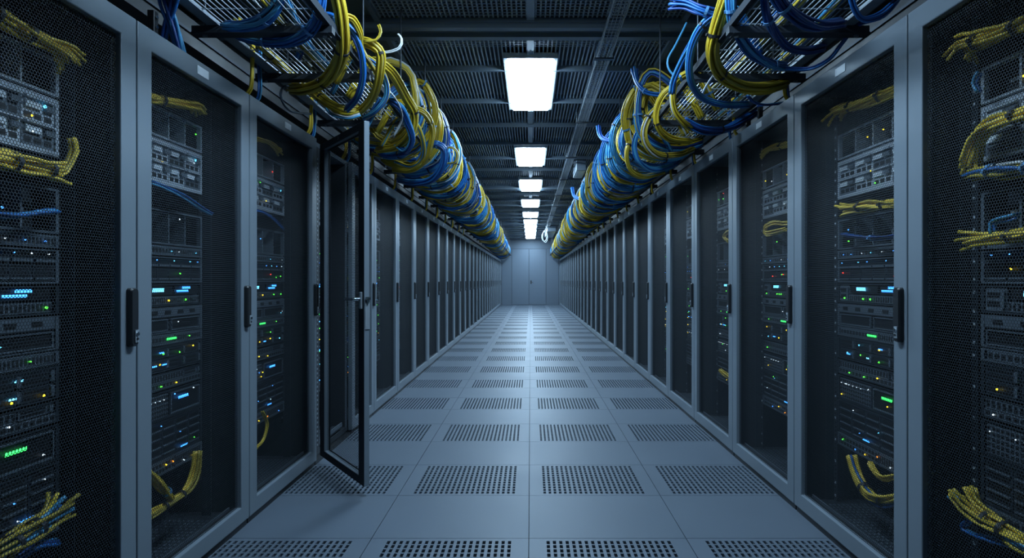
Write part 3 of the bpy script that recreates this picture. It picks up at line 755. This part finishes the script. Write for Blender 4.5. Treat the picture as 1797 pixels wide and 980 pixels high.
near('yellow bundle in a tight U beside the navy bundle', [(1168, 160, 3.8), (1152, 190, 3.85), (1154, 222, 3.9), (1174, 242, 4.0), (1212, 248, 4.15)], 10, 'y', .0066, (.3, .6), TIE)
near('yellow bundle sagging lowest towards the third right rack', [(1146, 195, 4.2), (1130, 225, 4.2), (1134, 252, 4.25), (1156, 272, 4.35), (1190, 272, 4.5), (1216, 262, 4.65)], 11, 'y', .0068, (.35, .7), TIE)
near('light blue bundle in a U behind the sagging yellow bundle', [(1124, 228, 4.6), (1114, 256, 4.65), (1122, 284, 4.7), (1146, 298, 4.85), (1180, 290, 5.0)], 9, 'l', .0066, (.35,), TIE)
near('yellow loop hanging outside the light blue U on the right', [(1112, 240, 5.0), (1100, 268, 5.0), (1106, 298, 5.1), (1130, 310, 5.2), (1165, 302, 5.4)], 9, 'z', .0066, (.4,), TIE)
near('navy bundle drooping from the ceiling beside the right tray', [(1178, 4, 3.0), (1205, 6, 2.95), (1232, 18, 2.9), (1262, 26, 2.9), (1290, 20, 2.95)], 11, 'n', .0068, (.6,), TIEB, fan_start=.6)
near('blue bundle hanging off the ceiling trim, yellow strand beside it', [(1112, 120, 4.6), (1118, 145, 4.5), (1135, 162, 4.4), (1165, 166, 4.3), (1200, 160, 4.25)], 7, 'b', .0066, (.5,), TIEB, fan_start=.8)
near('navy hook-shaped bundle jutting out below the ceiling grid', [(1050, 222, 6.2), (1054, 240, 6.1), (1068, 248, 6.0), (1098, 246, 5.9), (1125, 240, 5.9)], 9, 'n', .0075, (.7,), TIE)
near('small blue bundle jutting out farther down the right tray', [(1004, 330, 10.0), (1008, 345, 9.9), (1024, 350, 9.8), (1040, 344, 9.8)], 9, 'n', .0095)
near('thin blue cable hanging from the right ceiling trim', [(1205, 40, 3.6), (1186, 78, 3.6), (1172, 104, 3.6), (1174, 122, 3.6), (1186, 136, 3.6)], 1, 'b', .007, name='loose_cable', cat='cable')
near('white stray cable slanting across the right tray', [(1300, 70, 2.95), (1268, 110, 3.05), (1240, 150, 3.2), (1228, 175, 3.3)], 1, 'w', .0055, name='loose_cable', cat='cable')
near('blue stray cable hanging down to the third right rack', [(1312, 168, 3.4), (1325, 180, 3.45), (1345, 184, 3.5), (1380, 180, 3.55)], 3, 'b', .0055, name='loose_cable', cat='cable')

# ---- the long mass of looped bundles farther down both trays
def loop_profile(kind, rng):
    """(across 0 = outer rail .. 1 = inner rail, height, along) -> local points for the left tray"""
    j = lambda a: rng.uniform(-a, a)
    if kind == 'J':
        return [(-1.16+j(.05), -.20, .14+j(.05)), (-1.06+j(.04), -.14, .36+j(.05)), (-.945+j(.02), -.07, .44+j(.05)), (-.865+j(.02), -.02, .28+j(.04)), (-.875+j(.02), .03, .08+j(.03)), (-1.00+j(.03), .10, -.055+j(.015)), (-1.20+j(.03), .18, -.085+j(.015)), (-1.40+j(.03), .26+j(.05), -.02+j(.02))]
    if kind == 'U':
        return [(-1.15+j(.05), -.24, .10+j(.04)), (-1.03+j(.03), -.20, .30+j(.05)), (-.91+j(.02), -.13, .34+j(.05)), (-.872, -.06, .14+j(.03)), (-.96, .0, -.03+j(.02)), (-1.12, .06, -.075), (-1.30, .12, -.06+j(.02)), (-1.45, .18, .02), (-1.50, .22, .16+j(.05))]
    if kind == 'O':
        cx, cz, rx, rz = -1.10+j(.03), .19+j(.03), .22+j(.02), .25+j(.02); a0 = rng.uniform(0, 6.28)
        return [(cx+rx*math.cos(a0+a), .04*i-.16, cz+rz*math.sin(a0+a)) for i, a in enumerate(np.linspace(0, 6.6, 10))]
    if kind == 'C':
        return [(-1.12+j(.05), -.16, .28+j(.05)), (-1.02+j(.04), -.10, .47+j(.04)), (-.90, -.05, .46+j(.03)), (-.825+j(.015), 0, .30), (-.83, .05, .14), (-.92, .12, .0+j(.02)), (-1.06, .18, -.05)]
    if kind == 'R':
        return [(-1.15+j(.2), i*.55-1.4, .10+j(.09)) for i in range(6)]
protos = []
rg = random.Random(5)
KINDS = ['J', 'U', 'O', 'C', 'J', 'U', 'R']
COLW = {'y': 'yellow', 'b': 'blue', 'm': 'yellow and blue mixed', 'x': 'mostly blue mixed', 'z': 'mostly yellow mixed', 'l': 'light blue'}
PROTO = {}
def proto(kind, pal, v):
    key = (kind, pal, v)
    if key not in PROTO:
        r = random.Random(str(key)); n = {'J': 15, 'U': 15, 'O': 9, 'C': 11, 'R': 14}[kind]
        pts = loop_profile(kind, r)
        c = Vector((-1.12, 0, .12)); pts = [Vector(p)-c for p in pts]
        me, C, T, R = bundle_mesh(pts, n, pal, .0074, str(key), .045, 5, 0, 0, .5)
        mir = me.copy(); co = np.empty(len(me.vertices)*3); me.vertices.foreach_get('co', co); co = co.reshape(-1, 3); co[:, 0] *= -1
        mir.vertices.foreach_set('co', co.ravel()); mir.flip_normals(); mir.update()
        C2 = C.copy(); C2[:, 0] *= -1; T2 = T.copy(); T2[:, 0] *= -1
        PROTO[key] = ((me, C, T, R), (mir, C2, T2, R))
    return PROTO[key]
SHAPEW = {'J': 'J-shaped', 'U': 'U-shaped', 'O': 'coiled', 'C': 'C-shaped', 'R': 'straight'}
for side in 'LR':
    s = -1 if side == 'L' else 1; rr = random.Random(side)
    y = 4.4 if side == 'L' else 4.5; i = 0
    while y < ROOM_Y1-.75:
        kind = KINDS[i % 7]
        if kind == 'R' and y > ROOM_Y1-2.2: kind = 'U'
        pal = rr.choice('yybbmxzl' if y < 9 else 'yybmmxzl')
        v = rr.randrange(2)
        me, C, T, R = proto(kind, pal, v)[0 if side == 'L' else 1]
        o = link('cable_bundle', me, None, (s*(1.12+.13*max(0, (y-11)/16)), y+rr.uniform(-.06, .06), 2.535+rr.uniform(-.015, .015)-.07*max(0, (y-11)/16)))
        o.rotation_euler = (0, 0, rr.uniform(-.12, .12))
        zone = 'near half' if y < 9 else 'far half'
        tag(o, f'{SHAPEW[kind]} {COLW[pal]} cable bundle among loops, {zone} of {SIDEWORD[side]} tray', 'cable bundle', f'{SHAPEW[kind]} {COLW[pal]} bundles on the {zone} of the {SIDEWORD[side]} tray')
        if y < 10: add_ties(o, C, T, R*1.12, (.35, .7) if i % 2 else (.5,), TIE if i % 3 else TIEB)
        y += (.125 if y < 9 else .185) + (0 if kind != 'R' else -.06); i += 1
# ---- drops from tray to rack tops
for side in 'LR':
    s = -1 if side == 'L' else 1; rr = random.Random('drop'+side)
    for ri, (t0, yc, W, H) in enumerate(RACKS[side]):
        if ri < 2 or ri > 13: continue
        for q, pal in enumerate('yb'):
            x = s*(1.49+.03*q); y = yc-.25+.12*q+rr.uniform(-.06, .06)
            cable('drop_cable', f'short {"yellow" if pal == "y" else "blue"} drop from the tray to the {ordn(ri+1)} {SIDEWORD[side]} rack top', 'cable', [(x+s*.05, y, H+.002), (x, y+.01, H+.08), (x-s*.01, y, 2.42), (x-s*.03, y-.03, 2.55)], 4, 'q' if pal == 'y' else pal, .006, f'{side}{ri}{q}', (), f'cable drops onto the {SIDEWORD[side]} racks', .04, 5)

# ---- bundles inside racks: read on the plane just behind the mesh doors
def inrack(side, label, pix, n, pal, r=.0062, dx=0.0, ties=(), tie=None, fan=0, fan_start=0, name='cable_bundle', cat='cable bundle'):
    X = (WL if side == 'L' else WR)+.088
    pts = []
    for p in pix:
        xx = X+(p[2] if len(p) > 2 else 0); d = F*xx/abs(p[0]-VX); pts.append(P(p[0], p[1], d))
    cable(name, label, cat, pts, n, 'q' if pal == 'y' else pal, r, label, ties, None, .02, 6, fan, fan_start, tie, .4)
inrack('L', 'yellow bundle near the top of the nearest left rack', [(-40, 5), (5, 32), (50, 58), (85, 75), (112, 90), (130, 118)], 13, 'y', .0060, 0, (.2, .55), TIE, 1.0)
inrack('L', 'yellow bundle above the dark modules in the nearest left rack', [(-40, 272), (0, 279), (45, 289), (85, 297), (112, 304)], 14, 'y', .0062, 0, (.45, .85), TIE, .6)
inrack('L', 'upturned yellow cable end in the nearest left rack', [(60, 296), (105, 304), (122, 290), (132, 264), (126, 242)], 3, 'y', .006, name='loose_cable', cat='cable')
inrack('L', 'light blue patch lead in the nearest left rack', [(-30, 376), (10, 378), (40, 377), (75, 372), (100, 371)], 4, 'l', .005, name='patch_lead', cat='cable')
inrack('L', 'fanned yellow bundle at the bottom of the nearest left rack', [(-45, 1002), (0, 972), (35, 948), (64, 928), (95, 906), (122, 880)], 16, 'z', .0066, 0, (.42, .62), TIE, 1.1)
inrack('L', 'blue cable below the fanned yellow bundle, nearest left rack', [(-40, 1010), (20, 985), (62, 960), (100, 952)], 4, 'b', .0062)
inrack('L', 'yellow bundle near the top of the second left rack', [(238, 158), (266, 172), (295, 178), (325, 184), (345, 188), (354, 206)], 11, 'y', .0058, 0, (.38,), TIE, .8)
inrack('L', 'sagging blue lead halfway up the second left rack', [(255, 318), (290, 330), (320, 345), (345, 362), (370, 376)], 4, 'b', .005, name='patch_lead', cat='cable')
inrack('L', 'yellow bundle curving up from the bottom of the second left rack', [(240, 916), (268, 902), (300, 882), (328, 860), (342, 828), (346, 792)], 7, 'z', .0062, 0, (.35, .55), TIE)
inrack('L', 'short yellow cables slanting down in the second left rack', [(245, 818), (268, 838), (292, 864), (300, 874)], 7, 'y', .0058, 0, (.9,), TIEB)
inrack('L', 'thin yellow bundle near the top of the third left rack', [(440, 240), (455, 245), (475, 252), (494, 268)], 6, 'y', .0052, 0, (), None, .6)
inrack('L', 'blue lead arching in the third left rack', [(440, 368), (460, 372), (480, 384), (498, 402)], 3, 'b', .005, name='patch_lead', cat='cable')
inrack('L', 'thin yellow cable curve at the bottom of the third left rack', [(445, 790), (462, 772), (468, 745), (460, 722)], 2, 'y', .005, name='patch_lead', cat='cable')
inrack('R', 'yellow bundle near the top of the nearest right rack', [(1840, 18), (1797, 42), (1755, 58), (1715, 72), (1690, 82), (1678, 104)], 15, 'y', .0062, 0, (.3, .72), TIE, 1.0)
inrack('R', 'yellow bundle arching over the bright chassis, nearest right rack', [(1840, 190), (1797, 200), (1765, 210), (1735, 224), (1714, 248), (1704, 284), (1703, 305)], 12, 'y', .0066, 0, (.35,), TIE, .5)
inrack('R', 'flat blue and yellow bundle under the yellow arch, nearest right rack', [(1840, 292), (1797, 296), (1760, 300), (1722, 302), (1700, 308)], 11, 'm', .0060, 0, (.3, .7), TIEB)
inrack('R', 'straight yellow bundle halfway up the nearest right rack', [(1840, 408), (1797, 413), (1755, 416), (1722, 420), (1692, 424)], 11, 'y', .0060, 0, (.45,), TIE, .5)
inrack('R', 'blue patch lead above the straight yellow bundle, nearest right rack', [(1785, 378), (1765, 384), (1745, 388), (1740, 398), (1742, 412)], 5, 'l', .0052, name='patch_lead', cat='cable')
inrack('R', 'short blue lead beside the card cage, nearest right rack', [(1718, 128), (1711, 138), (1712, 150), (1718, 160)], 2, 'b', .006, name='patch_lead', cat='cable')
inrack('R', 'fanned yellow bundle at the bottom of the nearest right rack', [(1688, 862), (1702, 886), (1725, 908), (1755, 928), (1797, 952), (1840, 978)], 16, 'z', .0066, 0, (.35, .58), TIE, 0, .8)
inrack('R', 'teal cable loop beneath the fanned yellow bundle, nearest right rack', [(1708, 908), (1690, 924), (1702, 936), (1740, 946), (1797, 962)], 4, 'l', .0055)
inrack('R', 'yellow bundle near the top of the second right rack', [(1600, 148), (1570, 160), (1535, 172), (1500, 186), (1472, 194), (1457, 208)], 13, 'y', .0062, 0, (.35, .7), TIE, .7)
inrack('R', 'yellow bundle halfway up the second right rack', [(1600, 352), (1570, 358), (1540, 360), (1505, 364), (1472, 370)], 11, 'y', .0058, 0, (.35, .7), TIE, .8)
inrack('R', 'knotted blue lead in the second right rack', [(1590, 408), (1560, 416), (1530, 418), (1505, 416), (1478, 412)], 4, 'b', .005, 0, (.5,), TIEB, name='patch_lead', cat='cable')
inrack('R', 'tied yellow bundle curving at the bottom of the second right rack', [(1493, 800), (1500, 825), (1512, 850), (1530, 872), (1560, 880), (1600, 870)], 10, 'z', .0068, 0, (.3, .6), TIE)
inrack('R', 'small yellow loop above the tied bundle, second right rack', [(1526, 812), (1538, 832), (1558, 840), (1590, 828)], 5, 'y', .0056)
inrack('R', 'yellow bundle near the top of the third right rack', [(1400, 248), (1380, 255), (1362, 258), (1346, 264), (1334, 276)], 9, 'y', .0056, 0, (.4,), TIE, .7)
inrack('R', 'small yellow loop halfway up the third right rack', [(1400, 388), (1380, 392), (1358, 392), (1343, 400), (1346, 410), (1378, 402)], 6, 'y', .0054)
inrack('R', 'short yellow tangle in the fourth right rack', [(1290, 405), (1276, 408), (1270, 416), (1278, 424)], 5, 'y', .0055)
inrack('R', 'yellow cable low in the fourth right rack', [(1290, 668), (1276, 660), (1264, 650)], 6, 'y', .0055)

# ------------------------------------------------------------------ ceiling fittings
def narrow_tray():
    t = thing('wire_cable_ladder', 'narrow wire basket ladder under the ceiling grid beside the light panels', 'cable ladder', (0, 0, 3.14))
    x0, x1 = .575, .685; y0, y1 = 3.6, 24.5
    for x in (x0, x1):
        b = MB()
        for z in (0, .035): b.box(x-.003, x+.003, y0, y1, z, z+.006, STEEL)
        link('side_rail', b.mesh('side_rail'), t)
    b = MB()
    for k in range(1, 4): x = x0+(x1-x0)*k/4; b.box(x-.0018, x+.0018, y0, y1, 0, .0036, STEEL)
    y = y0
    while y < y1: b.box(x0, x1, y, y+.004, .003, .007, STEEL); b.box(x0-.003, x0+.002, y, y+.004, 0, .04, STEEL); b.box(x1-.002, x1+.003, y, y+.004, 0, .04, STEEL); y += .05
    link('wire_mesh', b.mesh('wire_mesh'), t)
    bm = MB(); bm.box(x0-.03, x1+.03, -.02, .02, -.012, 0, STEELD); br = bm.mesh('bracket')
    bm = MB(); bm.cyl((0, 0, 0), (0, 0, 1), .004, CEIL-3.14+.02, STEEL, 6); rd = bm.mesh('hanger_rod')
    y = 4.9
    while y < y1:
        link('bracket', br, t, (0, y, 0)); link('hanger_rod', rd, t, (x0-.02, y, 0)); link('hanger_rod', rd, t, (x1+.02, y, 0)); y += 1.98
narrow_tray()
def ceiling_box(label, x0, x1, y0, y1, z0):
    t = thing('junction_box', label, 'ceiling box', ((x0+x1)/2, (y0+y1)/2, z0))
    w, l = (x1-x0)/2, (y1-y0)/2
    b = MB(); b.box(-w, w, -l, l, 0, CEIL-z0-.10, BEAM); o = link('case', b.mesh('case'), t); bevel(o, .01)
    b = MB(); b.box(-w+.02, w-.02, -l+.02, l-.02, -.006, 0, GRID); link('cover', b.mesh('cover'), t)
    for s in (-1, 1):
        b = MB(); b.box(s*w-.015, s*w+.015, -.02, .02, .02, CEIL-z0-.052, STEEL); link('strap', b.mesh('strap'), t)
ceiling_box('grey ceiling box hung beside the looped cables on the right', .74, .90, 9.2, 9.9, 3.0)
ceiling_box('larger pale ceiling box at the far end by the right tray', .60, .92, 20.5, 23.5, 2.98)
# white coil on the end of the ladder
t = thing('cable_coil', 'white cable coil hanging from the end of the narrow ceiling ladder', 'cable coil', (.49, 19.6, 2.72))
pts = []
for i in range(40):
    a = i/39*4*PI; pts.append((.085*math.sin(a)+.02*math.sin(a*.5), .01*i/39, .20*math.cos(a)*(1 if a < 2*PI else .8)))
link('coil', tubes_mesh('coil', [catmull(pts, .02)], [.012], [0], [WHT], 6), t)
link('coil_hook', tubes_mesh('coil_hook', [catmull([(.0, 0, .19), (.04, 0, .28), (.08, 0, .36), (.09, 0, .42)], .02)], [.011], [0], [WHT], 6), t)
# black clip posts on rack tops
for side, px, ri in (('L', 268, 1), ('R', 1334, 2), ('R', 1313, 2), ('R', 1143, 5)):
    X = (WL if side == 'L' else WR)+.10; H = HL if side == 'L' else HR; s = -1 if side == 'L' else 1
    t = thing('cable_clip_post', f'black clip post on top of the {ordn(ri+1)} {SIDEWORD[side]} rack' + (', nearer the tray' if px == 1313 else ''), 'clip post', (s*X, F*X/abs(px-VX), H))
    b = MB(); b.box(-.014, .014, -.014, .014, 0, .14, BLACK); b.box(-.02, .02, -.02, .02, 0, .01, BLACK); o = link('post', b.mesh('post'), t); bevel(o, .003)
    for z in (.075, .115):
        b = MB(); b.cyl((-s*.014, 0, z), (-s, 0, 0), .007, .006, CHROME, 8); link('screw', b.mesh('screw'), t)

# ------------------------------------------------------------------ camera, world, view
cam = bpy.data.cameras.new('camera'); co = bpy.data.objects.new('camera', cam); COL.objects.link(co)
cam.sensor_fit = 'HORIZONTAL'; cam.sensor_width = 36; cam.lens = 36*F/1797
cam.shift_x = -(VX-898.5)/1797; cam.shift_y = (VY-490)/1797; cam.clip_start = .02; cam.clip_end = 100
co.location = (0, 0, CAMH); co.rotation_euler = (PI/2, 0, 0)
scene.camera = co
w = bpy.data.worlds.new('world'); scene.world = w; w.use_nodes = True
bg = w.node_tree.nodes['Background']; bg.inputs[0].default_value = (.02, .03, .05, 1); bg.inputs[1].default_value = .3
vs = scene.view_settings; vs.view_transform = 'Standard'; vs.look = 'None'; vs.gamma = 1; vs.use_curve_mapping = False; vs.exposure = 0.0
cy = scene.cycles
cy.use_denoising = True; cy.max_bounces = 8; cy.diffuse_bounces = 4; cy.glossy_bounces = 4; cy.transparent_max_bounces = 24
cy.sample_clamp_indirect = 4.0; cy.caustics_reflective = False; cy.caustics_refractive = False
